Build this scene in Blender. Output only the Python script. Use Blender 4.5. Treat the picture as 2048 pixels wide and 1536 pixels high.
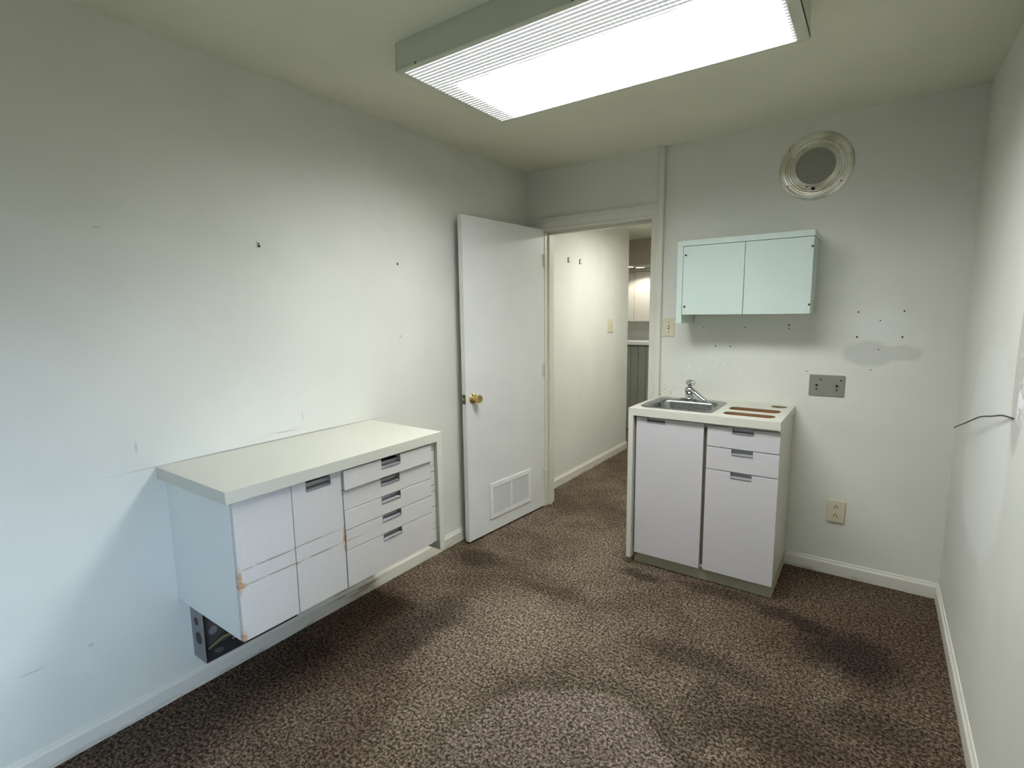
import bpy, bmesh, math, random
from mathutils import Vector, Matrix
random.seed(4)
S = bpy.context.scene
for o_ in list(bpy.data.objects): bpy.data.objects.remove(o_)

# ------------------------------------------------------------ camera
cam = bpy.data.cameras.new('camera'); co = bpy.data.objects.new('camera', cam)
S.collection.objects.link(co); S.camera = co
YAW, PIT, ROL, FPX = 0.6134343, -0.1370136, -0.0129640, 1035.35
fw = Vector((-math.sin(YAW)*math.cos(PIT), math.cos(YAW)*math.cos(PIT), math.sin(PIT)))
rt = fw.cross(Vector((0, 0, 1))).normalized(); up = rt.cross(fw)
r2 = rt*math.cos(ROL) + up*math.sin(ROL); u2 = -rt*math.sin(ROL) + up*math.cos(ROL)
mw = Matrix((r2, u2, -fw)).transposed().to_4x4(); mw.translation = Vector((2.12673, -3.22583, 1.45998))
co.matrix_world = mw
cam.sensor_width = 36; cam.lens = FPX*36/2048; cam.clip_start = .02

# ------------------------------------------------------------ world, light levels, exposure
S.view_settings.view_transform = 'Standard'; S.view_settings.look = 'None'
S.view_settings.gamma = 1; S.view_settings.use_curve_mapping = False
S.view_settings.exposure = 0.12
w = bpy.data.worlds.new('sky'); S.world = w; w.use_nodes = True
SKY = 28.0          # overcast sky outside the rear window, dark ground below the horizon
wn = w.node_tree.nodes; wl = w.node_tree.links
wtc = wn.new('ShaderNodeTexCoord'); wsp = wn.new('ShaderNodeSeparateXYZ'); wmr = wn.new('ShaderNodeMapRange'); wmx = wn.new('ShaderNodeMix'); wmx.data_type = 'RGBA'
wl.new(wtc.outputs['Generated'], wsp.inputs[0]); wl.new(wsp.outputs[2], wmr.inputs[0])
wmr.inputs[1].default_value = -.02; wmr.inputs[2].default_value = .15; wmr.inputs[3].default_value = 0; wmr.inputs[4].default_value = 1
wl.new(wmr.outputs[0], wmx.inputs[0]); wmx.inputs[6].default_value = (.05, .05, .04, 1); wmx.inputs[7].default_value = (.52, .71, 1, 1)
wl.new(wmx.outputs[2], wn['Background'].inputs[0]); wn['Background'].inputs[1].default_value = SKY
DIFFUSER = 30.0      # ceiling fixture lens
HALL = 17.0         # hall ceiling lamp, W
SPOTW = 5.0         # cabinet soffit lights, W
PORTAL = True

W, H, RY = 2.4687, 2.437, -4.25       # room width, height, rear wall
HH = 2.26                             # hall ceiling

# ------------------------------------------------------------ node helpers
class NT:
    def __init__(s, name):
        s.m = bpy.data.materials.new(name); s.m.use_nodes = True; s.t = s.m.node_tree
        s.b = s.t.nodes['Principled BSDF']; s._p = None
    def n(s, k, **kw):
        x = s.t.nodes.new(k)
        for a, b in kw.items(): setattr(x, a, b)
        return x
    def l(s, a, b): s.t.links.new(a, b)
    def put(s, sock, v):
        if hasattr(v, 'links') or isinstance(v, bpy.types.NodeSocket): s.l(v, sock)
        else: sock.default_value = v
    def math(s, op, a, b=0.0, c=0.0, clamp=False):
        x = s.n('ShaderNodeMath', operation=op, use_clamp=clamp)
        s.put(x.inputs[0], a); s.put(x.inputs[1], b)
        if op in ('MULTIPLY_ADD', 'COMPARE', 'WRAP', 'PINGPONG'): s.put(x.inputs[2], c)
        return x.outputs[0]
    def pos(s):
        if s._p is None: s._p = s.n('ShaderNodeTexCoord').outputs['Object']
        return s._p
    def noise(s, scale, detail=3, rough=.5, vec=None, stretch=None):
        x = s.n('ShaderNodeTexNoise'); x.inputs['Scale'].default_value = scale
        x.inputs['Detail'].default_value = detail; x.inputs['Roughness'].default_value = rough
        v = vec or s.pos()
        if stretch:
            mp = s.n('ShaderNodeMapping'); mp.inputs['Scale'].default_value = stretch; s.l(v, mp.inputs[0]); v = mp.outputs[0]
        s.l(v, x.inputs['Vector']); return x
    def ramp(s, v, a, b, to0=0., to1=1., smooth=True):
        x = s.n('ShaderNodeMapRange'); x.interpolation_type = 'SMOOTHSTEP' if smooth else 'LINEAR'
        s.put(x.inputs[0], v); x.inputs[1].default_value = a; x.inputs[2].default_value = b
        x.inputs[3].default_value = to0; x.inputs[4].default_value = to1; return x.outputs[0]
    def mix(s, f, a, b):
        x = s.n('ShaderNodeMix', data_type='RGBA'); s.put(x.inputs[0], f)
        for k, v in ((6, a), (7, b)):
            if isinstance(v, tuple) and len(v) == 3: v = (*v, 1)
            s.put(x.inputs[k], v)
        return x.outputs[2]
    def blob(s, c, r, soft=.3, vec=None, box=False):
        """1 inside an ellipsoid (or box) about c with radii r"""
        a = s.n('ShaderNodeVectorMath', operation='SUBTRACT'); s.l(vec or s.pos(), a.inputs[0]); a.inputs[1].default_value = c
        d = s.n('ShaderNodeVectorMath', operation='DIVIDE'); s.l(a.outputs[0], d.inputs[0]); d.inputs[1].default_value = r
        if not box:
            L = s.n('ShaderNodeVectorMath', operation='LENGTH'); s.l(d.outputs[0], L.inputs[0]); v = L.outputs['Value']
        else:
            ab = s.n('ShaderNodeVectorMath', operation='ABSOLUTE'); s.l(d.outputs[0], ab.inputs[0])
            sp = s.n('ShaderNodeSeparateXYZ'); s.l(ab.outputs[0], sp.inputs[0])
            v = s.math('MAXIMUM', s.math('MAXIMUM', sp.outputs[0], sp.outputs[1]), sp.outputs[2])
        return s.ramp(v, 1 - soft, 1 + soft, 1, 0)
    def many(s, lst):
        v = lst[0]
        for k in lst[1:]: v = s.math('MAXIMUM', v, k)
        return v
    def bump(s, h, strength, dist=.001):
        x = s.n('ShaderNodeBump'); x.inputs['Strength'].default_value = strength; x.inputs['Distance'].default_value = dist
        s.put(x.inputs['Height'], h); s.l(x.outputs[0], s.b.inputs['Normal'])
    def done(s, col=None, rough=None, metal=None, spec=None):
        if col is not None: s.put(s.b.inputs['Base Color'], (*col, 1) if isinstance(col, tuple) and len(col) == 3 else col)
        if rough is not None: s.put(s.b.inputs['Roughness'], rough)
        if metal is not None: s.b.inputs['Metallic'].default_value = metal
        if spec is not None: s.b.inputs['Specular IOR Level'].default_value = spec
        return s.m

def paint(name, col, rough=.55, bump=.25, marks=None, var=.05, spec=.35):
    t = NT(name); n = t.noise(2.2, 3)
    dk = tuple(c*(1-var) for c in col)
    c = t.mix(t.ramp(n.outputs[0], .35, .65), dk, col)
    if marks: c = marks(t, c)
    n2 = t.noise(190, 2, .6)
    t.bump(n2.outputs[0], bump, .0009)
    return t.done(c, rough, spec=spec)

def plain(name, col, rough=.5, metal=0, spec=.5, var=.04, sc=30, bump=0):
    t = NT(name); n = t.noise(sc, 3)
    c = t.mix(n.outputs[0], tuple(x*(1-var) for x in col), tuple(min(1, x*(1+var)) for x in col))
    if bump: t.bump(n.outputs[0], bump, .0006)
    return t.done(c, rough, metal, spec)

WALL = (.735, .73, .655)
HOLE = (.03, .028, .025)
def holes(t, c, pts, axis, r=.0035):
    rad = [.02, .02, .02]
    bl = []
    for p in pts:
        q = p[3] if len(p) > 3 else r
        R = [q, q, q]; R[axis] = .02
        bl.append(t.blob(p[:3], R, .25))
    return t.mix(t.many(bl), c, HOLE)

def marks_back(t, c):
    nz = t.noise(9, 3)
    v = t.n('ShaderNodeVectorMath', operation='MULTIPLY_ADD'); t.l(nz.outputs['Color'], v.inputs[0])
    v.inputs[1].default_value = (.05, .05, .05); t.l(t.pos(), v.inputs[2])
    wp = v.outputs[0]
    o = .025
    grey = t.many([t.blob((2.10+o, 0, 1.225+o), (.115, .2, .068), .16, wp), t.blob((2.20+o, 0, 1.235+o), (.115, .2, .045), .2, wp)])
    c = t.mix(t.math('MULTIPLY', grey, .7), c, (.56, .56, .52))
    lite = t.blob((2.145+o, 0, 1.375+o), (.12, .2, .085), .25, wp)
    c = t.mix(t.math('MULTIPLY', lite, .5), c, (.74, .765, .73))
    chip = t.blob((1.36+o, 0, 1.135+o), (.22, .2, .055), .5, wp)
    n3 = t.noise(45, 4, .7)
    c = t.mix(t.math('MULTIPLY', chip, t.ramp(n3.outputs[0], .56, .66)), c, (.86, .85, .81))
    st = t.blob((1.02, 0, .935), (.10, .2, .05), .8)
    c = t.mix(t.math('MULTIPLY', st, t.ramp(n3.outputs[0], .45, .7)), c, (.45, .36, .22))
    pts = [(1.270, 0, 1.356, .0028), (1.503, 0, 1.358), (1.727, 0, 1.373, .0045), (1.728, 0, 1.354), (1.344, 0, 1.247, .004), (1.428, 0, 1.246, .004),
           (2.042, 0, 1.440, .004), (2.231, 0, 1.443, .004), (2.137, 0, 1.397, .003), (2.044, 0, 1.312, .005), (2.232, 0, 1.315, .0045),
           (2.139, 0, 1.250, .003), (2.113, 0, 1.144, .003), (1.826, 0, 1.122, .003)]
    return holes(t, c, pts, 1)

def marks_left(t, c):
    nz = t.noise(3, 3)
    n3 = t.noise(60, 4, .7, stretch=(1, .25, 1))
    sc = t.many([t.blob((0, -1.965, .949), (.05, .05, .004), .4), t.blob((0, -1.874, 1.003), (.05, .003, .02), .6),
                 t.blob((0, -2.53, 1.003), (.05, .004, .02), .5), t.blob((0, -2.725, .353), (.05, .008, .006), .5),
                 t.blob((0, -2.877, .346), (.05, .03, .003), .5), t.blob((0, -2.571, 1.757), (.05, .01, .003), .5),
                 t.blob((0, -1.256, 1.339), (.05, .008, .008), .5)])
    c = t.mix(t.math('MULTIPLY', sc, .4), c, (.33, .31, .28))
    rub = t.math('MULTIPLY', t.blob((0, -1.99, .938), (.05, .12, .02), .8), t.ramp(n3.outputs[0], .5, .62))
    c = t.mix(t.math('MULTIPLY', rub, .3), c, (.45, .43, .4))
    line = t.blob((0, -1.99, .918), (.05, .50, .0035), .5)
    c = t.mix(t.math('MULTIPLY', line, .75), c, (.25, .22, .19))
    return holes(t, c, [(0, -1.256, 1.726, .0065)], 0)

def marks_right(t, c):
    nz = t.noise(2.4, 3)
    v = t.n('ShaderNodeVectorMath', operation='MULTIPLY_ADD'); t.l(nz.outputs['Color'], v.inputs[0])
    v.inputs[1].default_value = (.25, .25, .25); t.l(t.pos(), v.inputs[2])
    wp = v.outputs[0]
    p1 = t.blob((W, -.75+.12, .95+.12), (.4, .42, .42), .12, wp)
    c = t.mix(t.math('MULTIPLY', p1, .55), c, (.80, .81, .79))
    p2 = t.blob((W, -.45+.12, .42+.12), (.4, .5, .22), .25, wp)
    c = t.mix(t.math('MULTIPLY', p2, .35), c, (.58, .57, .54))
    n3 = t.noise(14, 4, .6)
    st = t.math('MULTIPLY', t.blob((W, -1.22, 1.30), (.05, .085, .26), .12), t.ramp(n3.outputs[0], .36, .44))
    c = t.mix(t.math('MULTIPLY', st, .8), c, (.50, .46, .45))
    st2 = t.math('MULTIPLY', t.blob((W, -1.25, 1.22), (.05, .04, .12), .3), t.ramp(n3.outputs[0], .5, .55))
    return t.mix(st2, c, (.85, .84, .83))

M = {}
M['wall_l'] = paint('wall_paint_left', WALL, marks=marks_left)
M['wall_b'] = paint('wall_paint_back', WALL, marks=marks_back)
M['wall_r'] = paint('wall_paint_right', WALL, marks=marks_right)
M['wall'] = paint('wall_paint', WALL)
M['ceil'] = paint('ceiling_paint', (.77, .77, .63), .8, .3, spec=.15)
M['hallwall'] = paint('hall_wall_paint', (.74, .74, .68))
M['brownwall'] = paint('shaded_soffit_paint', (.42, .38, .32))  # brown soffit, colour darkened for the shade above the downlights
def base_marks(t, c):
    n = t.noise(7, 4, .7, stretch=(1, 1, 6)); sp = t.n('ShaderNodeSeparateXYZ'); t.l(t.pos(), sp.inputs[0])
    low = t.ramp(sp.outputs[2], .0, .03, 1, 0)
    c = t.mix(t.math('MULTIPLY', low, t.ramp(n.outputs[0], .45, .65, 0, .6)), c, (.34, .27, .19))
    wr = t.math('MULTIPLY', t.blob((.0, -1.62, .06), (.1, .16, .05), .5), t.ramp(t.noise(12, 3, .6, stretch=(1, .4, 6)).outputs[0], .45, .6))
    return t.mix(wr, c, (.36, .25, .17))
M['trim'] = paint('baseboard_paint', (.72, .70, .61), .4, .12, marks=base_marks)
M['casing'] = paint('door_casing_paint', (.70, .69, .59), .4, .15)
M['door'] = paint('door_paint', (.73, .73, .70), .42, .1)

def carpet():
    t = NT('brown_loop_carpet')
    nz = t.noise(5, 3)
    v = t.n('ShaderNodeVectorMath', operation='MULTIPLY_ADD'); t.l(nz.outputs['Color'], v.inputs[0])
    v.inputs[1].default_value = (.16, .16, 0); t.l(t.pos(), v.inputs[2])
    wp = v.outputs[0]; o = .08
    big = t.noise(1.6, 4, .6); fine = t.noise(230, 2, .7); mid = t.noise(85, 2, .6)
    c = t.mix(t.ramp(big.outputs[0], .38, .64), (.135, .096, .066), (.225, .175, .128))
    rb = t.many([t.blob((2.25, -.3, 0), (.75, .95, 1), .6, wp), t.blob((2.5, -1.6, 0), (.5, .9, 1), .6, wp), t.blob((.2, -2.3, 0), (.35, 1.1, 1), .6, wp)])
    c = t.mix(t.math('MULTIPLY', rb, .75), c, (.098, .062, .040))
    def dk(x, y, rx, ry, a, s=.5): return t.math('MULTIPLY', t.blob((x+o, y+o, 0), (rx, ry, 1), s, wp), a)
    dark = t.many([dk(2.13, -.76, .18, .17, .95), dk(1.97, -.63, .09, .07, .95), dk(1.84, -.60, .13, .06, .8), dk(1.56, -.57, .22, .05, .6),
                   dk(1.62, -1.16, .24, .09, .6), dk(.24, -.95, .16, .10, .6), dk(.47, -1.62, .10, .34, .65), dk(2.16, -1.17, .16, .10, .55),
                   dk(1.93, -1.38, .20, .12, .5), dk(1.70, -1.40, .09, .20, .5), dk(.85, -1.02, .25, .05, .3), dk(1.15, -.62, .12, .05, .7)])
    r_in = t.blob((1.38+o, -1.98+o, 0), (.37, .42, 1), .07, wp); r_out = t.blob((1.40+o, -1.93+o, 0), (.47, .49, 1), .13, wp)
    ring = t.math('MULTIPLY', r_out, .42); dark = t.math('MAXIMUM', dark, ring)
    dark = t.math('MULTIPLY', dark, t.math('SUBTRACT', 1.0, r_in))
    c = t.mix(dark, c, (.040, .028, .021))
    lite = t.many([dk(.86, -1.32, .34, .20, .55, .7), dk(2.05, -1.03, .06, .16, .2), dk(.9, -2.0, .15, .35, .3)])
    c = t.mix(lite, c, (.29, .235, .175))
    c = t.mix(t.math('MULTIPLY', r_in, .4), c, (.25, .20, .18))
    lp = t.n('ShaderNodeTexVoronoi'); lp.inputs['Scale'].default_value = 130; t.l(t.pos(), lp.inputs['Vector'])
    pile = t.math('MULTIPLY_ADD', lp.outputs['Distance'], -1.1, 1.05)
    g = t.math('MULTIPLY', t.ramp(mid.outputs[0], .36, .64, .35, 1.7), t.ramp(fine.outputs[0], .3, .7, .6, 1.4))
    g = t.math('MULTIPLY', g, t.ramp(pile, .2, 1.0, .55, 1.25))
    mu = t.n('ShaderNodeVectorMath', operation='SCALE'); t.l(c, mu.inputs[0]); t.l(g, mu.inputs['Scale'])
    h = t.math('ADD', t.math('MULTIPLY', pile, .7), t.math('MULTIPLY', mid.outputs[0], .8))
    t.bump(h, .9, .006)
    return t.done(mu.outputs[0], .95, spec=.1)
M['carpet'] = carpet()

def laminate(name, col, rough=.38, speck=.06):
    t = NT(name); n = t.noise(420, 2, .6); b = t.noise(3, 3)
    c = t.mix(t.ramp(n.outputs[0], .4, .62), tuple(x*(1-speck) for x in col), col)
    c = t.mix(t.ramp(b.outputs[0], .4, .7, 0, .12), c, tuple(x*.85 for x in col))
    t.bump(n.outputs[0], .06, .0003)
    return t.done(c, rough, spec=.4)
M['cream'] = laminate('cream_laminate', (.63, .62, .53), .33)
M['creamw'] = laminate('cream_white_laminate', (.64, .63, .55), .4)
M['mint'] = laminate('mint_white_laminate', (.60, .70, .63), .35)
M['pale'] = laminate('pale_grey_green_laminate', (.78, .81, .77), .38)
M['lilac'] = laminate('white_melamine', (.60, .575, .585), .35)
def scuffed():
    t = NT('scuffed_white_laminate')
    n = t.noise(420, 2, .6)
    c = t.mix(t.ramp(n.outputs[0], .4, .62), (.60, .58, .55), (.65, .63, .60))
    nn = t.noise(26, 4, .7, stretch=(1, .6, 3))
    l1 = t.many([t.blob((.49, -2.34, .636), (.05, .11, .0028), .5), t.blob((.49, -2.16, .640), (.05, .10, .002), .6)])
    l2 = t.blob((.49, -2.22, .582), (.05, .26, .0028), .5)
    br = t.math('MULTIPLY', t.many([l1, l2]), t.ramp(nn.outputs[0], .36, .48))
    c = t.mix(t.math('MULTIPLY', br, .8), c, (.22, .19, .15))
    chip = t.many([t.blob((.49, -2.444, .582), (.06, .016, .012), .6), t.blob((.49, -2.444, .600), (.06, .006, .04), .6), t.blob((.49, -2.243, .578), (.06, .010, .008), .6),
                   t.blob((.49, -2.036, .590), (.06, .007, .045), .7), t.blob((.49, -2.445, .40), (.06, .008, .02), .8)])
    c = t.mix(t.math('MULTIPLY', chip, t.ramp(nn.outputs[0], .36, .5)), c, (.48, .27, .12))
    rub = t.math('MULTIPLY', t.blob((.49, -2.34, .61), (.05, .11, .03), .4), t.ramp(t.noise(60, 4, .7, stretch=(1, .3, 1)).outputs[0], .52, .66))
    c = t.mix(t.math('MULTIPLY', rub, .35), c, (.52, .50, .46))
    return t.done(c, .4, spec=.4)
M['scuff'] = scuffed()
def brushed(name, col, rough, stretch):
    t = NT(name); n = t.noise(60, 4, .7, stretch=stretch)
    c = t.mix(t.ramp(n.outputs[0], .3, .7), tuple(x*.85 for x in col), col)
    t.bump(n.outputs[0], .05, .0004)
    return t.done(c, t.ramp(n.outputs[0], .3, .7, rough*.85, rough*1.2), 1.0)
M['steel'] = brushed('stainless_steel', (.36, .37, .36), .27, (.5, 6, 6))
M['plate'] = plain('stainless_plate', (.30, .285, .25), .45, .35, var=.1, sc=25)
M['alu'] = brushed('anodised_aluminium', (.50, .50, .52), .5, (1, 1, 8))
M['chrome'] = plain('chrome', (.60, .60, .60), .12, 1, var=.02)
M['brass'] = plain('polished_brass', (.66, .50, .20), .2, 1, var=.1)
M['dbrass'] = plain('aged_brass', (.12, .10, .05), .35, 1, var=.2)
M['beige'] = plain('ivory_plastic', (.68, .62, .46), .4, var=.05)
M['dark'] = plain('dark_screw_metal', (.05, .045, .04), .5, .6)
M['black'] = plain('black_void', (.012, .012, .012), .9, spec=.1)
M['toe'] = plain('toe_kick_laminate', (.46, .43, .31), .5, var=.08, sc=8)
M['gapdark'] = plain('gap_shade', (.16, .13, .10), .8)  # shade of the narrow gaps between fronts, put into the colour
M['brownbd'] = plain('hardboard_brown', (.25, .125, .05), .7, var=.35, sc=14)
M['olive'] = plain('olive_liner', (.22, .18, .08), .7, var=.2, sc=40)
M['galv'] = plain('dusty_galvanised_steel', (.30, .30, .30), .6, .5, var=.2, sc=18)
M['galvd'] = plain('dark_box_steel', (.09, .085, .075), .8, .2, var=.5, sc=25)  # darker steel for the inside of the junction box
M['enamel'] = plain('fixture_enamel', (.62, .64, .52), .45, var=.03, sc=6)
M['vent'] = None
def ventmat():
    t = NT('aged_cream_enamel'); n = t.noise(6, 4, .6); n2 = t.noise(30, 4, .6)
    c = t.mix(t.ramp(n.outputs[0], .42, .62), (.80, .79, .71), (.56, .51, .40))
    c = t.mix(t.ramp(n2.outputs[0], .6, .72, 0, .4), c, (.30, .25, .15))
    return t.done(c, .24, .55, .6)
M['vent'] = ventmat()
def meshmat():
    t = NT('perforated_mesh')
    v = t.n('ShaderNodeTexVoronoi'); v.inputs['Scale'].default_value = 420; t.l(t.pos(), v.inputs['Vector'])
    c = t.mix(t.ramp(v.outputs['Distance'], .25, .45), (.09, .085, .065), (.33, .32, .27))
    return t.done(c, .6, .3)
M['mesh'] = meshmat()
M['ventwhite'] = plain('white_enamel_grille', (.80, .80, .77), .35)
M['blade'] = plain('grey_enamel_blades', (.60, .60, .57), .4)
M['greenpanel'] = plain('sage_grey_panel', (.33, .35, .29), .5, var=.08, sc=6)
M['farcab'] = plain('far_cabinet_cream', (.66, .63, .54), .35)
M['farcounter'] = plain('far_counter_white', (.85, .87, .87), .3)
M['putty'] = plain('white_anchor_plastic', (.85, .85, .83), .4)
M['wire'] = plain('black_insulation', (.03, .03, .03), .5)

def diffuser_mat():
    """acrylic prismatic lens lit from behind by the tubes: bright over the tubes, cell pattern along the unlit margins"""
    t = NT('lit_prismatic_lens'); sp = t.n('ShaderNodeSeparateXYZ'); t.l(t.pos(), sp.inputs[0])
    X, Y = sp.outputs[0], sp.outputs[1]
    wob = t.math('MULTIPLY', t.noise(7, 2).outputs[0], .03)
    fy = t.ramp(t.math('ADD', Y, wob), -.30, -.03)           # near long edge -> centre
    fx = t.ramp(X, -.60, -.52); fx2 = t.ramp(X, .575, .62, 1, .35)
    full = t.math('MULTIPLY', t.math('MULTIPLY', fy, t.math('MAXIMUM', fx, .55)), fx2)
    P = 2*math.pi/.020
    a = t.math('SINE', t.math('MULTIPLY', Y, P)); b = t.math('SINE', t.math('MULTIPLY', X, P*1.2))
    rows = t.ramp(a, .0, .8); cells = t.ramp(b, -.9, -.2, .4, 1)
    cell = t.math('MULTIPLY', rows, cells)
    dim = t.math('MULTIPLY_ADD', cell, 3.2, .55)
    thr = t.ramp(t.math('MULTIPLY_ADD', cell, .35, full), .85, 1.05)
    e = t.math('ADD', t.math('MULTIPLY', thr, DIFFUSER), dim)
    # the prisms throw the light downwards: radiance falls off towards grazing directions
    ge = t.n('ShaderNodeNewGeometry'); dt = t.n('ShaderNodeVectorMath', operation='DOT_PRODUCT')
    t.l(ge.outputs['Incoming'], dt.inputs[0]); t.l(ge.outputs['True Normal'], dt.inputs[1])
    e = t.math('MULTIPLY', e, t.ramp(t.math('ABSOLUTE', dt.outputs['Value']), .12, .9, .06, 1, False))
    t.put(t.b.inputs['Emission Strength'], e); t.b.inputs['Emission Color'].default_value = (.95, .985, 1, 1)
    return t.done((.7, .7, .7), .3)
M['lens'] = diffuser_mat()
def glow(name, col, e):
    t = NT(name); t.b.inputs['Emission Color'].default_value = (*col, 1); t.b.inputs['Emission Strength'].default_value = e
    return t.done((.8, .8, .8), .4)
M['puck'] = glow('lit_lamp_glass', (1, 1, .97), 8)
M['halllens'] = glow('lit_hall_lamp_glass', (1, .97, .90), 3)
def glassm():
    t = NT('window_glass'); tr = t.n('ShaderNodeBsdfTransparent'); gl = t.n('ShaderNodeBsdfGlossy'); gl.inputs['Roughness'].default_value = .02
    mx = t.n('ShaderNodeMixShader'); fr = t.n('ShaderNodeFresnel'); t.l(fr.outputs[0], mx.inputs[0]); t.l(tr.outputs[0], mx.inputs[1]); t.l(gl.outputs[0], mx.inputs[2])
    out = t.t.nodes['Material Output']; t.l(mx.outputs[0], out.inputs[0]); return t.m
M['glass'] = glassm()

# ------------------------------------------------------------ geometry helpers
class G:
    def __init__(s): s.bm = bmesh.new()
    def box(s, x0, x1, y0, y1, z0, z1, mat=None):
        vs = [s.bm.verts.new(p) for p in ((x0, y0, z0), (x1, y0, z0), (x1, y1, z0), (x0, y1, z0), (x0, y0, z1), (x1, y0, z1), (x1, y1, z1), (x0, y1, z1))]
        for f in ((3, 2, 1, 0), (4, 5, 6, 7), (0, 1, 5, 4), (1, 2, 6, 5), (2, 3, 7, 6), (3, 0, 4, 7)): s.bm.faces.new([vs[i] for i in f])
        return s
    def prism(s, poly, axis, a, b):
        """extrude a 2-D outline (the two other axes in order) along axis from a to b"""
        def P(p, q):
            l = list(p); l.insert(axis, q); return l
        A = [s.bm.verts.new(P(p, a)) for p in poly]; B = [s.bm.verts.new(P(p, b)) for p in poly]
        s.bm.faces.new(A); s.bm.faces.new(B[::-1]); n = len(poly)
        for i in range(n): s.bm.faces.new((A[i], B[i], B[(i+1) % n], A[(i+1) % n]))
        return s
    def lathe(s, prof, c, axis=2, n=48, a0=0, cap=True, close=False):
        """prof: (r, h) list; revolved about axis through c"""
        rings = []
        for r, h in prof:
            ring = []
            for i in range(n):
                a = 2*math.pi*i/n; u, v = r*math.cos(a), r*math.sin(a)
                p = {0: (h, u, v), 1: (u, h, v), 2: (u, v, h)}[axis]
                ring.append(s.bm.verts.new((c[0]+p[0], c[1]+p[1], c[2]+p[2])))
            rings.append(ring)
        for A, B in zip(rings, rings[1:]):
            for i in range(n): s.bm.faces.new((A[i], A[(i+1) % n], B[(i+1) % n], B[i]))
        if cap: s.bm.faces.new(rings[0]); s.bm.faces.new(rings[-1])
        return s
    def cyl(s, c, r, h0, h1, axis=2, n=24): return s.lathe([(r, h0), (r, h1)], c, axis, n)
    def loft(s, loops, cap0=False, cap1=False):
        R = [[s.bm.verts.new(p) for p in l] for l in loops]; n = len(R[0])
        for A, B in zip(R, R[1:]):
            for i in range(n): s.bm.faces.new((A[i], A[(i+1) % n], B[(i+1) % n], B[i]))
        if cap0: s.bm.faces.new(R[0])
        if cap1: s.bm.faces.new(R[-1])
        return s
    def tube(s, pts, rad, n=10):
        pts = [Vector(p) for p in pts]; rad = rad if isinstance(rad, list) else [rad]*len(pts)
        loops = []
        for i, p in enumerate(pts):
            d = (pts[min(i+1, len(pts)-1)] - pts[max(i-1, 0)]).normalized()
            a = d.cross(Vector((0, 0, 1)) if abs(d.z) < .9 else Vector((0, 1, 0))).normalized(); b = d.cross(a)
            loops.append([p + rad[i]*(a*math.cos(2*math.pi*k/n) + b*math.sin(2*math.pi*k/n)) for k in range(n)])
        return s.loft(loops, True, True)
    def plate(s, outer, holes_, z0, z1):
        """horizontal slab with holes"""
        layers = []
        for z in (z1, z0):
            eds = []; loops = []
            for lp in [outer]+holes_:
                vs = [s.bm.verts.new((p[0], p[1], z)) for p in lp]; loops.append(vs)
                for i in range(len(vs)): eds.append(s.bm.edges.new((vs[i], vs[(i+1) % len(vs)])))
            bmesh.ops.triangle_fill(s.bm, use_beauty=True, edges=eds); layers.append(loops)
        for A, B in zip(*layers):
            for i in range(len(A)):
                j = (i+1) % len(A); s.bm.faces.new((A[i], A[j], B[j], B[i]))
        return s
    def ob(s, name, mat, parent=None, bevel=0, smooth=False, seg=2, kind=None, label=None):
        bmesh.ops.remove_doubles(s.bm, verts=s.bm.verts, dist=1e-6)
        bmesh.ops.recalc_face_normals(s.bm, faces=s.bm.faces)
        me = bpy.data.meshes.new(name); s.bm.to_mesh(me); s.bm.free()
        if isinstance(mat, str): mat = M[mat]
        me.materials.append(mat)
        o = bpy.data.objects.new(name, me); S.collection.objects.link(o)
        if smooth:
            for p in me.polygons: p.use_smooth = True
            me.set_sharp_from_angle(angle=math.radians(38))
        if bevel:
            b = o.modifiers.new('bevel', 'BEVEL'); b.width = bevel; b.segments = seg; b.limit_method = 'ANGLE'; b.angle_limit = math.radians(50)
            if not smooth:
                for p in me.polygons: p.use_smooth = True
                me.set_sharp_from_angle(angle=math.radians(38))
        if parent is not None:
            o.parent = parent
            o.matrix_parent_inverse = parent.matrix_basis.inverted() if not parent.get('_loc') else Matrix()
        if kind: o['kind'] = kind
        if label: o['label'] = label
        return o

def thing(name, loc, label=None, cat=None, group=None, kind=None, rz=0, local=False):
    o = bpy.data.objects.new(name, None); S.collection.objects.link(o); o.empty_display_size = .05
    o.location = loc; o.rotation_euler = (0, 0, rz)
    if local: o['_loc'] = 1
    tag(o, label, cat, group, kind); bpy.context.view_layer.update(); return o
def tag(o, label=None, cat=None, group=None, kind=None):
    for k, v in (('label', label), ('category', cat), ('group', group), ('kind', kind)):
        if v: o[k] = v
    return o
def rrect(x0, x1, y0, y1, r, n=6):
    out = []
    for cx, cy, a in ((x1-r, y1-r, 0), (x0+r, y1-r, 90), (x0+r, y0+r, 180), (x1-r, y0+r, 270)):
        for k in range(n+1):
            t_ = math.radians(a + 90*k/n); out.append((cx+r*math.cos(t_), cy+r*math.sin(t_)))
    return out
def circ(cx, cy, r, n=32): return [(cx+r*math.cos(2*math.pi*k/n), cy+r*math.sin(2*math.pi*k/n)) for k in range(n)]
def struct(g, name, mat, bevel=0, **k): return g.ob(name, mat, None, bevel, kind='structure', **k)

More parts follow.
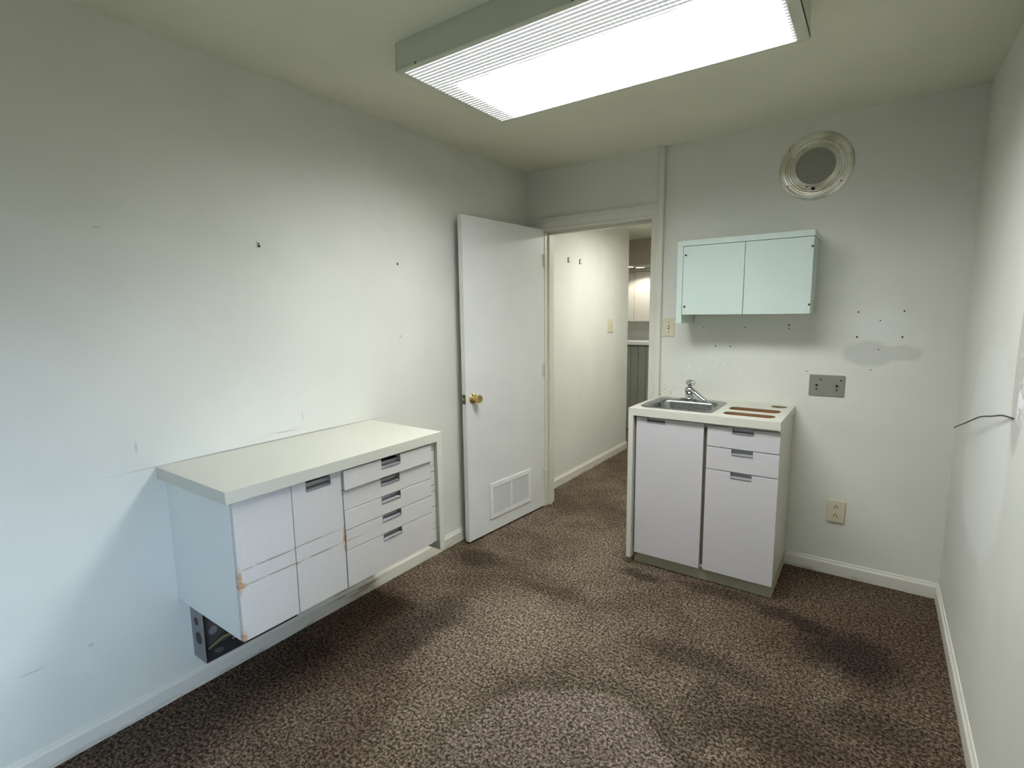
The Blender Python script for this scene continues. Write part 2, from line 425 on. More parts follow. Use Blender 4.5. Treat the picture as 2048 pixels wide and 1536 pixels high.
# ------------------------------------------------------------ room shell
JX0, JX1, JZ = .155, .933, 2.020            # door opening
struct(G().box(-1.9, 2.7, RY-.2, 3.6, -.1, 0), 'floor', 'carpet')
struct(G().box(-.12, W+.12, RY-.12, .12, H, H+.1), 'ceiling', 'ceil')
struct(G().box(-.12, 0, RY-.12, 0, 0, H), 'wall_left', 'wall_l')
WY0, WY1, WZ0, WZ1 = -4.12, -3.36, .70, 2.02    # daylight window in the right wall, behind the camera
g = G(); g.box(W, W+.12, RY-.12, WY0, 0, H).box(W, W+.12, WY1, .12, 0, H).box(W, W+.12, WY0, WY1, 0, WZ0).box(W, W+.12, WY0, WY1, WZ1, H)
struct(g, 'wall_right', 'wall_r')
g = G(); g.prism([(-.12, 0), (JX0-.02, 0), (JX0-.02, JZ+.02), (JX1+.02, JZ+.02), (JX1+.02, 0), (W, 0), (W, H), (-.12, H)], 1, 0, .12)
struct(g, 'wall_back', 'wall_b')
struct(G().box(0, W, RY-.12, RY, 0, H), 'wall_rear', 'wall')
win = thing('window_1', (W, (WY0+WY1)/2, WZ0), kind='structure')
g = G(); f = .05; a_, b_ = W-.01, W+.10
g.box(a_, b_, WY0, WY0+f, WZ0, WZ1).box(a_, b_, WY1-f, WY1, WZ0, WZ1).box(a_, b_, WY0+f, WY1-f, WZ0, WZ0+f).box(a_, b_, WY0+f, WY1-f, WZ1-f, WZ1)
g.box(W+.03, W+.07, WY0+f, WY1-f, (WZ0+WZ1)/2-.02, (WZ0+WZ1)/2+.02)
g.ob('window_frame', 'trim', win, .003)
G().box(W+.048, W+.052, WY0+f, WY1-f, WZ0+f, WZ1-f).ob('window_pane', 'glass', win)

# hall and the room beyond
struct(G().box(-.12, 0, .12, 1.90, 0, HH), 'wall_hall', 'hallwall')
struct(G().box(1.35, 1.47, .12, 3.47, 0, HH), 'wall_hall_right', 'hallwall')
struct(G().box(-1.8, 1.47, 3.35, 3.47, 0, HH), 'wall_far', 'hallwall')
struct(G().box(-1.92, -1.8, 1.78, 3.47, 0, HH), 'wall_far_left', 'hallwall')
struct(G().box(-1.8, -.12, 1.78, 1.90, 0, HH), 'wall_far_near', 'hallwall')
struct(G().box(-1.92, 1.47, .12, 3.47, HH, HH+.1), 'ceiling_hall', 'ceil')
struct(G().box(-1.8, 1.35, 2.50, 3.35, 1.975, HH), 'trim_6', 'brownwall')        # soffit over the far cabinets

# baseboards
def baseboard(name, axis, a, b, wallpos, sgn, h=.080, t=.013):
    # profile (offset, z)
    pr = [(0, 0), (t, 0), (t, h*.74), (t*.85, h*.80), (t*.55, h*.86), (t*.42, h*.95), (t*.25, h), (0, h)]
    pts = [(wallpos+sgn*o, z) for o, z in pr]
    g = G()
    g.prism(pts, 1 if axis == 'y' else 0, a, b)
    return struct(g, name, 'trim')
baseboard('baseboard_left', 'y', RY, -.002, 0, 1)
baseboard('baseboard_back', 'x', 1.776, W-.001, 0, -1)
baseboard('baseboard_right', 'y', RY, -.014, W, -1)
baseboard('baseboard_hall', 'y', .20, 1.90, 0, 1, .082, .014)
baseboard('baseboard_rear', 'x', .013, W-.013, RY, 1)

# door casing and jambs
g = G()
g.box(JX0-.019, JX0, 0, .12, 0, JZ).box(JX1, JX1+.019, 0, .12, 0, JZ).box(JX0-.019, JX1+.019, 0, .12, JZ, JZ+.019)
g.box(JX0, JX0+.012, .045, .085, 0, JZ).box(JX1-.012, JX1, .045, .085, 0, JZ).box(JX0, JX1, .045, .085, JZ-.012, JZ)
struct(g, 'trim_1', 'casing', .001)
def casing_profile(w):      # (across, out) from the opening edge outwards
    return [(0, 0), (0, -.010), (.006, -.014), (.012, -.014), (.016, -.011), (w*.55, -.013), (w*.62, -.018), (w-.006, -.020), (w, -.016), (w, 0)]
g = G()
cw = .062
g.prism([(JX1+.004+a, y) for a, y in casing_profile(cw-.008)], 2, 0, JZ+.004)
hd = [(y, JZ+.004+a*1.5) for a, y in casing_profile(cw)]
g.prism(hd, 0, .050, JX1+cw-.004)
g.prism([(JX0-.004-a, y) for a, y in casing_profile(.09)], 2, 0, JZ+.004)
struct(g, 'trim_2', 'casing')
struct(G().box(.986, 1.016, -.030, 0, 0, H-.002), 'trim_3', 'casing', .003)      # strip running on up to the ceiling
g = G().box(JX0-.075, JX0-.004, .12, .134, 0, JZ+.07).box(JX1+.004, JX1+.07, .12, .134, 0, JZ+.07).box(JX0-.075, JX1+.07, .12, .134, JZ+.004, JZ+.075)
struct(g, 'trim_4', 'casing', .002)

# ------------------------------------------------------------ door (hinged at its right, swung against the left wall)
A0 = Vector((.158, -.020)); A1 = Vector((.0965, -.832)); dv = (A1-A0); DL = dv.length; ang = math.atan2(dv.y, dv.x)
# local x runs from hinge to free edge, local y = toward the room (+X side) at 0, thickness goes to -y
door = thing('door_1', (A0.x, A0.y, 0), kind='structure', rz=ang, local=True)
TH = .035
# with angle ~ -94deg, local +y points to world +X
G().box(0, DL, -TH, 0, .014, 2.035).ob('door_leaf', 'door', door, .0015)
kx, kz = DL-.060, .935
kn = G(); kn.lathe([(.001, -.004), (.031, -.004), (.032, .003), (.027, .008), (.014, .012), (.011, .022), (.015, .030), (.024, .040), (.0265, .052), (.024, .060), (.012, .0575), (.001, .057)], (kx, 0, kz), 1, 32)
knob = kn.ob('door_knob', 'brass', door, smooth=True, label='polished brass round knob')
kn = G(); kn.lathe([(.001, .002), (.031, .002), (.032, -.003), (.027, -.008), (.012, -.010), (.012, -.014), (.022, -.018), (.024, -.028), (.018, -.034), (.001, -.035)], (kx, -TH, kz), 1, 32)
kn.ob('door_knob', 'brass', door, smooth=True)
g = G().box(DL-.0005, DL+.0015, -TH+.006, -.006, kz-.029, kz+.029)
lp_ = g.ob('latch_plate', 'dbrass', door, .0005)
G().prism([(DL+.0012, -.024), (DL+.012, -.020), (DL+.004, -.010), (DL+.0012, -.010)], 2, kz-.009, kz+.009).ob('latch_bolt', 'brass', door, .0006)
for z in (.25, 1.05, 1.82):
    g = G().cyl((-.004, .006, z), .0065, -.045, .045, 2, 14); g.box(-.002, .03, -.001, .0012, z-.044, z+.044)
    g.ob('hinge', 'casing', door, smooth=True)
# louvred return-air grille low on the door
vx0, vx1, vz0, vz1 = .175, .617, .103, .345
g = G(); fb = .030
g.box(vx0, vx1, 0, .007, vz0, vz0+fb).box(vx0, vx1, 0, .007, vz1-fb, vz1).box(vx0, vx0+fb, 0, .007, vz0+fb, vz1-fb).box(vx1-fb, vx1, 0, .007, vz0+fb, vz1-fb)
g.box((vx0+vx1)/2-.006, (vx0+vx1)/2+.006, 0, .007, vz0+fb, vz1-fb)
vent = g.ob('air_grille', 'ventwhite', door, .0015, label='white louvred air grille')
g = G()
n = 26
for i in range(n):
    z = vz0+fb+(i+.5)*(vz1-vz0-2*fb)/n
    for a, b in ((vx0+fb, (vx0+vx1)/2-.006), ((vx0+vx1)/2+.006, vx1-fb)):
        g.prism([(.0008, z+.0022), (.0018, z+.0022), (.0055, z-.0012), (.0045, z-.0018)], 0, a, b)
lv = g.ob('louvre_blades', 'blade', vent); lv.matrix_parent_inverse = Matrix()
sc_ = G().box(vx0+fb, vx1-fb, .0002, .0006, vz0+fb, vz1-fb).ob('louvre_backing', 'galv', vent); sc_.matrix_parent_inverse = Matrix()
for x in (vx0+.012, vx1-.012):
    s_ = G().cyl((x, .007, (vz0+vz1)/2), .003, 0, .0012, 1, 12).ob('screw', 'steel', vent); s_.matrix_parent_inverse = Matrix()

# ------------------------------------------------------------ ceiling light fixture
FX0, FX1, FY0, FY1, FZ = .616, 1.880, -1.795, -1.150, 2.342
fx = thing('ceiling_light', ((FX0+FX1)/2, (FY0+FY1)/2, H), 'large lit rectangular fluorescent ceiling light with prismatic lens', 'ceiling light')
g = G(); rim = .022
g.box(FX0, FX0+.004, FY0, FY1, FZ+.004, H).box(FX1-.004, FX1, FY0, FY1, FZ+.004, H).box(FX0+.004, FX1-.004, FY0, FY0+.004, FZ+.004, H).box(FX0+.004, FX1-.004, FY1-.004, FY1, FZ+.004, H)
g.box(FX0, FX1, FY0, FY1, H-.004, H-.0005)
g.ob('housing', 'enamel', fx, .0015)
g = G()
g.box(FX0-.002, FX1+.002, FY0-.002, FY0+rim, FZ-.004, FZ+.006).box(FX0-.002, FX1+.002, FY1-.012, FY1+.002, FZ-.004, FZ+.006)
g.box(FX0-.002, FX0+rim, FY0+rim, FY1-.012, FZ-.004, FZ+.006).box(FX1-.034, FX1+.002, FY0+rim, FY1-.012, FZ-.004, FZ+.006)
g.ob('lens_frame', 'enamel', fx, .002)
cxm, cym = (FX0+FX1)/2, (FY0+FY1)/2
g = G().box(FX0+rim-cxm, FX1-.034-cxm, FY0+rim-cym, FY1-.012-cym, 0, .003)
ln = g.ob('lens', 'lens'); ln.location = (cxm, cym, FZ-.001); ln.parent = fx; ln.matrix_parent_inverse = fx.matrix_basis.inverted()
for (x, y) in ((.72, FY0-.0025), (1.35, FY0-.0025)):
    G().cyl((x, y, FZ+.002), .004, -.001, .0005, 1, 12).ob('latch_screw', 'dbrass', fx)

# ------------------------------------------------------------ wall hung drawer cabinet, left wall
CF = .482; CT, CB, CD, CY0, CY1 = .917, .874, .500, -2.476, -1.490
cab = thing('wall_hung_cabinet', (.24, -1.99, .388), 'white wall-hung cabinet with cream counter, two doors and five drawers on the left wall', 'cabinet')
g = G().box(0, CD, CY0, CY1, CB, CT)
g.ob('countertop', 'cream', cab, .0012, label='cream laminate countertop')
G().box(.0, CD, -1.5235, CY1, .348, CB).ob('end_panel', 'creamw', cab, .0012)
BY = -2.449
g = G()
g.box(0, .460, BY, BY+.018, .388, CB).box(0, .439, -1.556, -1.5238, .388, CB).box(.02, .455, BY+.018, -1.556, .388, .404).box(0, .012, BY+.018, -1.531, .388, CB).box(0, .455, -2.045, -2.030, .404, CB)
g.ob('carcass', 'pale', cab, .0008)
# stile with thin slots between drawers and end panel
g = G()
zz = [.39, .455, .483, .565, .640, .668, .735, .762, .835, .869]
for a, b in zip(zz, zz[1:]): g.box(.44, .481, -1.5515, -1.5245, a+.0015, b-.0015)
g.ob('filler_strip', 'creamw', cab)
G().box(.44, .473, -1.553, -1.5238, .389, .872).ob('stile', 'gapdark', cab)  # dark backing, gap shade painted in behind the slots
def front(name, y0, y1, z0, z1, x0, x1, notch=None, mat='scuff', parent=cab, axis=0):
    """panel with an optional notch (a,b,depth) cut from its top edge"""
    if notch:
        a, b, d = notch
        poly = [(y0, z0), (y1, z0), (y1, z1), (b, z1), (b, z1-d), (a, z1-d), (a, z1), (y0, z1)]
    else: poly = [(y0, z0), (y1, z0), (y1, z1), (y0, z1)]
    g = G()
    g.prism(poly, axis, x0, x1)
    return g.ob(name, mat, parent, .0008)
def pull_x(par, a, b, z1, d, xf, dep=.019):
    """recessed channel pull in a front that faces +X"""
    g = G(); t_ = .0012; zb = z1-d
    g.box(xf-dep, xf-dep+t_, a, b, zb, z1)                     # back
    g.box(xf-dep, xf+.002, a, b, zb, zb+t_)                    # bottom
    g.box(xf-dep, xf+.001, a, a+t_, zb, z1).box(xf-dep, xf+.001, b-t_, b, zb, z1)
    g.prism([(xf+.0022, zb-.003), (xf+.0022, zb+.002), (xf-.012, zb+.007), (xf-.012, zb-.001)], 1, a, b)           # lip
    g.box(xf-dep, xf-.003, a, b, z1-t_, z1)
    o = g.ob('pull_handle', 'alu', par, .0003); return o
d_ = front('door', BY, -2.2455, .390, .872, .462, CF)
d_ = front('door', -2.2425, -2.0355, .390, .870, .462, CF, (-2.187, -2.084, .038)); pull_x(d_, -2.187, -2.084, .860, .028, CF)
dr = [(.7895, .868, .010, .038), (.706, .7865, .0, .033), (.626, .7035, .002, .026), (.5435, .6235, .002, .026), (.390, .541, .002, .026)]
for i, (z0, z1, off, nd) in enumerate(dr):
    d_ = front('drawer', -2.0315, -1.5535, z0, z1, .462, CF+off, (-1.846, -1.742, nd)); pull_x(d_, -1.846, -1.742, z1-(nd-.026 if nd > .026 else 0), min(nd, .026), CF+off)
    g = G().box(.06, .462, -2.022, -1.565, z0+.012, z1-.035); g.ob('drawer_box', 'creamw', d_)

# open metal junction box below it
jb = thing('junction_box', (.05, -2.22, .135), 'open grey metal electrical box on the wall beneath the wall-hung cabinet', 'electrical box')
x1, y0, y1, z0, z1 = .100, -2.414, -2.030, .134, .386
def knock(g, pts, r, ax, h):
    pass
G().box(.001, x1, y0, y0+.002, z0, z1).ob('side_plate', 'galv', jb)
g = G().box(.001, .003, y0+.002, y1, z0, z1).box(.003, x1, y1-.002, y1, z0, z1).box(.003, x1, y0+.002, y1-.002, z1-.002, z1)
g.ob('back_shell', 'galvd', jb)
G().box(.003, x1, y0+.002, y1-.002, z0, z0+.002).ob('bottom_plate', 'galvd', jb)
for (xx, zz_, r) in ((.046, .292, .016), (.055, .225, .024)):
    G().cyl((xx, y0, zz_), r, -.0012, .0002, 1, 24).ob('knockout', 'dark', jb)
for (xx, yy, r) in ((.055, -2.345, .017), (.055, -2.25, .017), (.055, -2.15, .017)):
    G().cyl((xx, yy, z0+.002), r, 0, .0012, 2, 24).ob('knockout', 'galv', jb)
for (yy, zz_, r) in ((-2.34, .20, .017), (-2.24, .19, .015), (-2.14, .20, .015)):
    G().cyl((.003, yy, zz_), r, 0, .0015, 0, 24).ob('knockout', 'galv', jb)
g = G()
for (a, b) in (((.02, -2.37, .14), (.06, -2.20, .16)), ((.03, -2.28, .14), (.05, -2.10, .155))):
    a, b = Vector(a), Vector(b)
    g.tube([a, a.lerp(b, .3)+Vector((.01, 0, .03)), a.lerp(b, .7)+Vector((-.01, 0, .01)), b], .006, 8)
g.ob('wire_bundle', 'olive', jb, smooth=True)

# ------------------------------------------------------------ sink cabinet
SX0, SX1, SF, SZ, SB = 1.0165, 1.782, -.519, .925, .884
sk = thing('sink_cabinet', (1.4, -.26, 0), 'white floor-standing sink cabinet with cream counter, door and drawers on the back wall', 'cabinet')
sl1 = rrect(1.494, 1.740, -.440, -.348, .038); sl2 = rrect(1.490, 1.742, -.290, -.185, .038); hc = circ(1.712, -.076, .041)
hole = rrect(1.072, 1.428, -.435, -.125, .05)
g = G().plate([(SX0, SF), (SX1, SF), (SX1, -.001), (SX0, -.001)], [hole, sl1, sl2, hc], SB, SZ)
g.ob('countertop', 'cream', sk, label='cream laminate countertop with cutouts')
for k, lp in enumerate((sl1, sl2)):
    xs_ = [p[0] for p in lp]; ys_ = [p[1] for p in lp]
    inn = rrect(min(xs_)+.0012, max(xs_)-.0012, min(ys_)+.0012, max(ys_)-.0012, .037)
    g = G().loft([[(*p, SZ-.002) for p in inn], [(*p, SB-.055) for p in inn]], False, True)
    o = g.ob('slot_liner', 'brownbd', sk, label='brown hardboard slot liner'); 
inn = hc
g = G().loft([[(1.712+(p[0]-1.712)*.995, -.076+(p[1]+.076)*.995, SZ-.003) for p in inn], [(*p, SB-.03) for p in inn]], False, True)
g.ob('cup_hole_liner', 'olive', sk)
G().box(SX0, 1.044, SF, -.001, .045, SB).ob('end_panel', 'creamw', sk, .0015)
G().box(1.4185, 1.444, -.4775, -.471, .082, SB).box(1.0445, 1.062, -.4775, -.471, .05, SB).ob('stile', 'gapdark', sk)  # strips coloured as the shade beside door and drawers
g = G().box(1.044, 1.062, -.470, -.001, .08, SB).box(1.757, 1.776, -.478, -.001, .08, SB)
g.box(1.062, 1.757, -.478, -.001, .08, .095).box(1.422, 1.440, -.470, -.001, .095, SB)
g.box(1.062, 1.757, -.012, -.001, .095, SB-.15).box(1.062, 1.757, -.478, -.46, SB-.03, SB)
g.ob('carcass', 'creamw', sk, .0008)
G().box(1.757, 1.776, -.458, -.001, .0, .08).box(1.062, 1.757, -.458, -.440, .0, .08).box(1.044, 1.062, -.458, -.001, 0, .08).ob('toe_kick', 'toe', sk)
def pull_y(par, a, b, z1, d, yf, dep=.019):
    g = G(); t_ = .0012; zb = z1-d
    g.box(a, b, yf+dep-t_, yf+dep, zb, z1).box(a, b, yf-.002, yf+dep, zb, zb+t_)
    g.box(a, a+t_, yf-.001, yf+dep, zb, z1).box(b-t_, b, yf-.001, yf+dep, zb, z1)
    g.prism([(yf-.0022, zb-.003), (yf-.0022, zb+.002), (yf+.012, zb+.009), (yf+.012, zb-.001)], 0, a, b)
    return g.ob('pull_handle', 'alu', par, .0003)
YF = -.499
def frontY(name, x0, x1, z0, z1, notch, off=0):
    a, b, d = notch
    g = G(); poly = [(x0, z0), (x1, z0), (x1, z1), (b, z1), (b, z1-d), (a, z1-d), (a, z1), (x0, z1)]
    g.prism(poly, 1, YF-off, YF-off+.019); return g.ob(name, 'lilac', sk, .001)
d_ = frontY('door', 1.057, 1.4235, .076, .876, (1.118, 1.219, .024)); pull_y(d_, 1.118, 1.219, .872, .020, YF)
for (z0, z1, nd) in ((.7625, .868, .026), (.6415, .7585, .028), (.078, .6375, .028)):
    d_ = frontY('drawer', 1.4415, 1.782, z0, z1, (1.563, 1.664, nd)); pull_y(d_, 1.563, 1.664, z1, min(nd, .028), YF)

# sink
sn = thing('sink', (1.25, -.27, SZ), 'small rectangular stainless steel sink sunk in the counter', 'sink')
def rr(x0, x1, y0, y1, r, z): return [(*p, z) for p in rrect(x0, x1, y0, y1, r, 8)]
L = [rr(1.052, 1.448, -.458, -.076, .040, SZ+.0005), rr(1.053, 1.447, -.457, -.077, .040, SZ+.004), rr(1.058, 1.442, -.452, -.082, .040, SZ+.0055),
     rr(1.068, 1.432, -.442, -.138, .045, SZ+.0035), rr(1.073, 1.427, -.437, -.143, .046, SZ+.0035), rr(1.080, 1.420, -.431, -.149, .050, SZ-.001),
     rr(1.085, 1.415, -.426, -.154, .050, SZ-.012), rr(1.092, 1.408, -.420, -.160, .050, SZ-.12), rr(1.105, 1.395, -.407, -.173, .05, SZ-.14), rr(1.20, 1.30, -.32, -.24, .039, SZ-.146)]
L[3] = rr(1.068, 1.432, -.442, -.135, .045, SZ+.0045)
G().loft(L, False, True).ob('basin', 'steel', sn, smooth=True)
G().lathe([(.001, .004), (.022, .004), (.030, .006), (.036, .003), (.036, 0)], (1.25, -.28, SZ-.146), 2, 32).ob('drain', 'chrome', sn, smooth=True)

# faucet
fz_ = SZ+.005; fxx, fyy = 1.232, -.107
fa = thing('faucet', (fxx, fyy, fz_), 'chrome single-knob faucet at the back of the steel sink, spout swung right', 'faucet')
g = G(); g.loft([rr(fxx-.062, fxx+.062, fyy-.022, fyy+.022, .0215, fz_), rr(fxx-.062, fxx+.062, fyy-.022, fyy+.022, .0215, fz_+.003), rr(fxx-.052, fxx+.052, fyy-.018, fyy+.018, .0175, fz_+.008)], True, True)
g.ob('base_plate', 'chrome', fa, smooth=True)
G().lathe([(.030, .007), (.026, .012), (.024, .04), (.026, .044), (.029, .050), (.029, .062), (.025, .072), (.016, .078), (.010, .080)], (fxx, fyy, fz_), 2, 32).ob('body', 'chrome', fa, smooth=True)
g = G(); c0 = Vector((fxx, fyy, fz_))
dirv = Vector((.93, -.36, 0)).normalized(); side = Vector((-dirv.y, dirv.x, 0))
def sec(d, z, w_, h_): 
    c = c0+dirv*d+Vector((0, 0, z)); return [c+side*w_*math.cos(a)+Vector((0, 0, 1))*h_*math.sin(a) for a in [2*math.pi*k/14 for k in range(14)]]
g.loft([sec(-.005, .060, .021, .013), sec(.025, .057, .019, .014), sec(.055, .040, .0165, .013), sec(.085, .021, .0145, .011), sec(.106, .012, .013, .008), sec(.112, .010, .010, .006)], True, True)
g.ob('spout', 'chrome', fa, smooth=True)
g = G(); g.lathe([(.010, .078), (.0115, .084), (.020, .090), (.0225, .101), (.0205, .112), (.012, .119), (.002, .1205)], (fxx, fyy, fz_), 2, 24)
g.lathe([(.0135, 0), (.0145, .012), (.012, .016), (.004, .017)], (fxx+.012, fyy, fz_+.101), 0, 20)
g.ob('knob', 'chrome', fa, smooth=True)

# ------------------------------------------------------------ wall cabinet above it
uc = thing('wall_cabinet', (1.512, -.12, 1.387), 'small mint white two-door wall cabinet hung above the sink', 'cabinet')
G().box(1.176, 1.848, -.238, -.001, 1.815, 1.845).ob('top_panel', 'mint', uc, .001)
G().box(1.176, 1.2085, -.238, -.001, 1.387, 1.815).ob('end_panel', 'mint', uc, .001)
g = G().box(1.2085, 1.222, -.220, -.001, 1.436, 1.815).box(1.832, 1.845, -.220, -.001, 1.436, 1.815).box(1.222, 1.832, -.220, -.001, 1.436, 1.450).box(1.222, 1.832, -.012, -.001, 1.45, 1.815)
g.ob('carcass', 'mint', uc, .0008)
for (a, b, hx_) in ((1.2105, 1.5305, 1.2235), (1.533, 1.8455, 1.8405)):
    d_ = G().box(a, b, -.238, -.221, 1.4355, 1.8125).ob('door', 'mint', uc, .0008)
    for z in (1.765, 1.481):
        G().lathe([(.0055, .001), (.0055, -.003), (.003, -.0045)], (hx_, -.238, z), 1, 14).ob('screw', 'dark', d_)

# ------------------------------------------------------------ round wall vent
vt = thing('wall_speaker', (1.808, 0, 2.195), 'round aged cream wall speaker with grey mesh centre, high above the cabinet', 'speaker')
c = (1.808, 0, 2.195)
pr = [(.170, -.0005), (.170, -.004), (.166, -.007), (.150, -.0095), (.142, -.0095), (.138, -.006), (.133, -.006), (.128, -.013), (.121, -.0135), (.117, -.010), (.112, -.010), (.100, -.017), (.092, -.019), (.089, -.015)]
G().lathe(pr, c, 1, 96, cap=False).ob('face_ring', 'vent', vt, smooth=True)
G().lathe([(.089, -.0155), (.06, -.0150), (.03, -.0145), (.001, -.0145)], c, 1, 64, cap=False).ob('speaker_mesh', 'mesh', vt, smooth=True)
G().cyl((1.803, -.0115, 2.083), .0088, -.002, .0, 1, 24).ob('hole', 'black', vt)
for a, r in ((215, .150), (-38, .150), (142, .158), (250, .108)):
    a = math.radians(a)
    G().lathe([(.004, .001), (.004, -.002), (.002, -.003)], (c[0]+r*math.cos(a), -.009 if r > .12 else -.013, c[2]+r*math.sin(a)), 1, 12).ob('screw', 'dark', vt)

# ------------------------------------------------------------ plates on the walls
sw = thing('light_switch', (1.060, 0, 1.30), 'ivory light switch plate between the door trim and the wall cabinet', 'light switch')
G().box(1.024, 1.096, -.005, 0, 1.300, 1.414).ob('cover_plate', 'beige', sw, .002)
G().box(1.055, 1.065, -.0065, -.004, 1.345, 1.369).ob('toggle_slot', 'dark', sw)
G().prism([(-.004, 1.347), (-.004, 1.358), (-.015, 1.367), (-.015, 1.361)], 0, 1.0565, 1.0635).ob('toggle', 'beige', sw, .0008)
for z in (1.327, 1.387): G().cyl((1.060, -.005, z), .003, -.001, 0, 1, 12).ob('screw', 'dark', sw)

hs = thing('light_switch', (0, 1.463, 1.255), 'ivory double light switch on the hall wall beyond the doorway', 'light switch')
G().box(.0, .006, 1.405, 1.520, 1.257, 1.385).ob('cover_plate', 'beige', hs, .002)
for y in (1.44, 1.486):
    G().prism([(.005, 1.312), (.005, 1.324), (.017, 1.332), (.017, 1.325)], 1, y-.004, y+.004).ob('toggle', 'beige', hs, .0008)

pl = thing('blank_plate', (1.925, 0, .993), 'wide stainless steel plate with six holes on the wall right of the sink', 'wall plate')
G().box(1.843, 2.007, -.006, 0, .993, 1.107).ob('cover_plate', 'plate', pl, .002)
for x in (1.8785, 1.972):
    G().lathe([(.007, 0), (.007, -.002), (.0045, -.0022), (.0045, -.0005), (.001, -.0005)], (x, -.006, 1.050), 1, 20).ob('fitting', 'dark', pl)
    G().cyl((x, -.006, 1.029), .0042, -.0008, 0, 1, 16).ob('hole', 'black', pl)
for x in (1.896, 1.989): G().cyl((x, -.006, 1.081), .0042, -.0008, 0, 1, 16).ob('hole', 'black', pl)

ot = thing('wall_outlet', (2.008, 0, .30), 'ivory double outlet low on the back wall right of the sink cabinet', 'outlet')
g = G().box(1.968, 2.050, -.014, -.006, .303, .427).box(1.972, 2.046, -.006, 0, .310, .420)
g.ob('cover_plate', 'beige', ot, .003)
for z in (.390, .341):
    g = G(); pts = [(2.009+.017*math.cos(a)*1.0, z+.0165*max(-.82, min(.82, math.sin(a)))) for a in [2*math.pi*k/32 for k in range(32)]]
    g.prism(pts, 1, -.0165, -.013); rc = g.ob('receptacle', 'beige', ot, .0005)
    for sx in (-.0065, .0065): G().box(2.009+sx-.0016, 2.009+sx+.0016, -.0172, -.016, z-.006, z+.004).ob('slot', 'black', rc)
    G().cyl((2.009, -.0165, z+.0095), .003, -.0007, .0005, 1, 14).ob('ground_hole', 'black', rc)

# hardware left in the walls
an = thing('wall_anchor', (0, -2.022, 1.755), 'white plastic screw anchor stuck high in the left wall above the cabinet', 'wall anchor')
G().lathe([(.0085, 0), (.0085, .003), (.005, .004), (.004, -.001), (.001, -.001)], (0, -2.022, 1.757), 0, 20).ob('collar', 'putty', an, smooth=True)
G().cyl((.002, -2.020, 1.7475), .0055, 0, .003, 0, 12).ob('screw', 'dark', an)
def hook(y, label):
    h = thing('wall_hook', (0, y, 1.865), label, 'hook', 'small hooks on the hall wall')
    G().box(0, .003, y-.006, y+.006, 1.862, 1.905).ob('back_plate', 'dark', h, .0005)
    G().tube([(.002, y, 1.900), (.016, y, 1.899), (.018, y, 1.906)], .0022, 8).ob('hook_arm', 'steel', h, smooth=True)
    G().tube([(.002, y, 1.870), (.016, y, 1.866), (.020, y, 1.876)], .0022, 8).ob('hook_arm', 'steel', h, smooth=True)
hook(.621, 'small metal hook on the hall wall, the one nearer the open door')
hook(.824, 'small metal hook on the hall wall, the one farther from the open door')
g = G()
P = [(W-.001, -1.19, 1.137), (W-.012, -1.10, 1.130), (W-.020, -.99, 1.108), (W-.028, -.86, 1.083), (W-.034, -.72, 1.045), (W-.036, -.55, 1.000), (W-.034, -.40, .965), (W-.030, -.30, .942), (W-.028, -.22, .922)]
# thin it out with a smooth curve
pts = []
for i in range(len(P)-1):
    p0, p1, p2, p3 = [Vector(P[max(0, min(len(P)-1, i+k))]) for k in (-1, 0, 1, 2)]
    for k in range(6):
        t_ = k/6; pts.append(.5*((2*p1)+(p2-p0)*t_+(2*p0-5*p1+4*p2-p3)*t_*t_+(3*p1-p0-3*p2+p3)*t_**3))
pts.append(Vector(P[-1]))
tag(g.tube(pts, .0024, 8).ob('loose_wire', 'wire', smooth=True), 'thin black wire poking out of the right wall', 'wire')

# ------------------------------------------------------------ far room beyond the hall
fu = thing('far_wall_cabinet', (-.4, 3.18, 1.33), 'cream upper cabinets seen through the doorway under two lit downlights', 'cabinet')
G().box(-1.5, 1.0, 3.04, 3.349, 1.33, 1.974).ob('carcass', 'farcab', fu)
G().box(-1.5, 1.0, 2.99, 3.04, 1.945, 1.974).ob('cornice', 'farcab', fu, .003)
xs = [-1.49, -1.08, -.76, -.385, .07, .48, .98]
for a, b in zip(xs, xs[1:]):
    d_ = G().box(a+.002, b-.002, 3.02, 3.039, 1.333, 1.94).ob('door', 'farcab', fu, .001)
fc = thing('far_counter', (-.4, 3.07, 0), 'white topped counter with grey-green boarded front, far beyond the doorway', 'counter')
G().box(-1.5, 1.0, 2.79, 3.349, 1.052, 1.092).ob('countertop', 'farcounter', fc, .002)
G().box(-1.48, .98, 2.845, 3.349, 0, 1.052).ob('base', 'greenpanel', fc)
g = G()
for i in range(32):
    x = -1.48+i*.095
    if x+.095 > .98: break
    g.box(x+.0025, x+.0925, 2.83, 2.846, .08, 1.03)
g.ob('board_front', 'greenpanel', fc, .002)
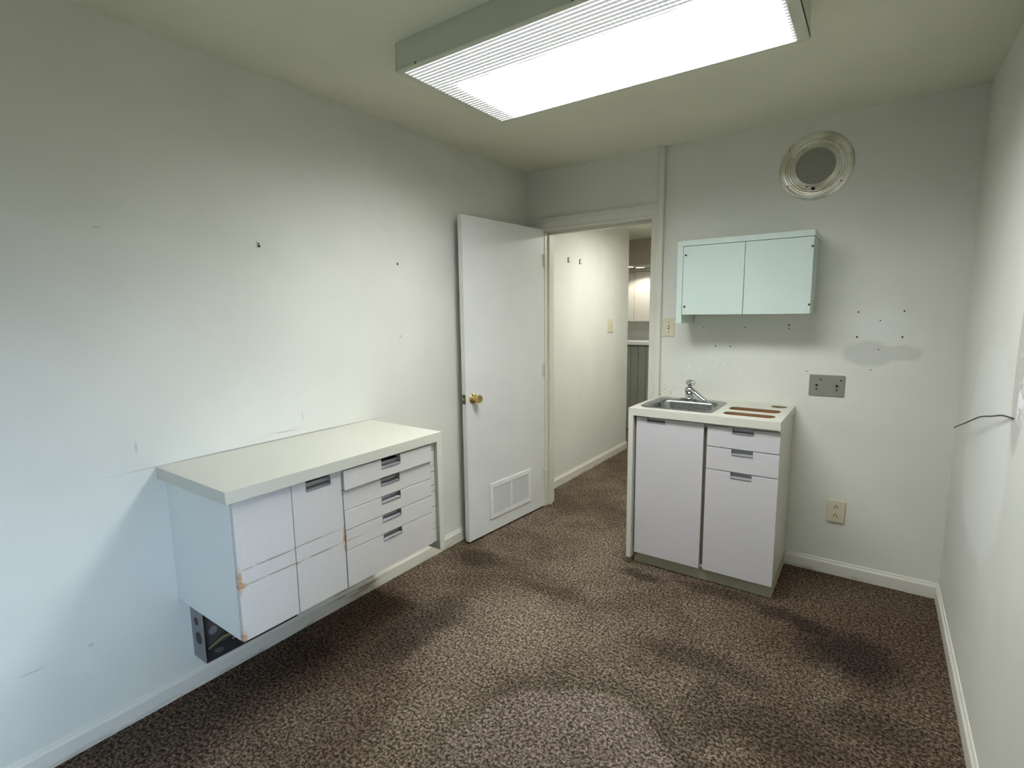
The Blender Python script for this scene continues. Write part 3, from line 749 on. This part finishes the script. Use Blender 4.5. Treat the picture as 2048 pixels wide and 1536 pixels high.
for i, (x, y, lab) in enumerate(((-.30, 2.62, 'lit round downlight under the far soffit, the left and nearer of two'), (-.225, 2.78, 'lit round downlight under the far soffit, the right and farther of two'))):
    d_ = thing('downlight', (x, y, 1.975), lab, 'downlight', 'downlights under the far soffit')
    G().lathe([(.062, 0), (.062, -.004), (.052, -.006)], (x, y, 1.975), 2, 32, cap=False).ob('trim_ring', 'ventwhite', d_, smooth=True)
    G().cyl((x, y, 1.972), .052, -.002, 0, 2, 32).ob('lamp_glass', 'puck', d_)
    l = bpy.data.lights.new('downlight_lamp', 'SPOT'); l.energy = SPOTW*2; l.spot_size = math.radians(140); l.shadow_soft_size = .04; l.color = (1, .97, .9)
    lo = bpy.data.objects.new('downlight_lamp', l); S.collection.objects.link(lo); lo.location = (x, y, 1.962)

# hall ceiling lamp (hidden above the door head)
hl = thing('hall_ceiling_lamp', (.80, 1.0, HH), 'round lit ceiling lamp in the hall just beyond the door head', 'ceiling lamp')
G().lathe([(.15, 0), (.15, -.012), (.14, -.016)], (.80, 1.0, HH), 2, 40).ob('lamp_base', 'ventwhite', hl, smooth=True)
G().lathe([(.135, -.014), (.13, -.035), (.10, -.055), (.05, -.066), (.001, -.069)], (.80, 1.0, HH), 2, 40, cap=False).ob('lamp_shade', 'halllens', hl, smooth=True)
l = bpy.data.lights.new('hall_lamp', 'AREA'); l.shape = 'DISK'; l.size = .24; l.energy = HALL; l.color = (1, 1, .94)
lo = bpy.data.objects.new('hall_lamp', l); S.collection.objects.link(lo); lo.location = (.80, 1.0, HH-.075)

# daylight comes in through the rear window opening
if PORTAL:
    l = bpy.data.lights.new('daylight_portal', 'AREA'); l.shape = 'RECTANGLE'; l.size = WZ1-WZ0; l.size_y = WY1-WY0; l.cycles.is_portal = True
    lo = bpy.data.objects.new('daylight_portal', l); S.collection.objects.link(lo); lo.location = (W+.13, (WY0+WY1)/2, (WZ0+WZ1)/2); lo.rotation_euler = (0, math.radians(90), 0)

for o_ in bpy.data.objects:
    if '_loc' in o_: del o_['_loc']
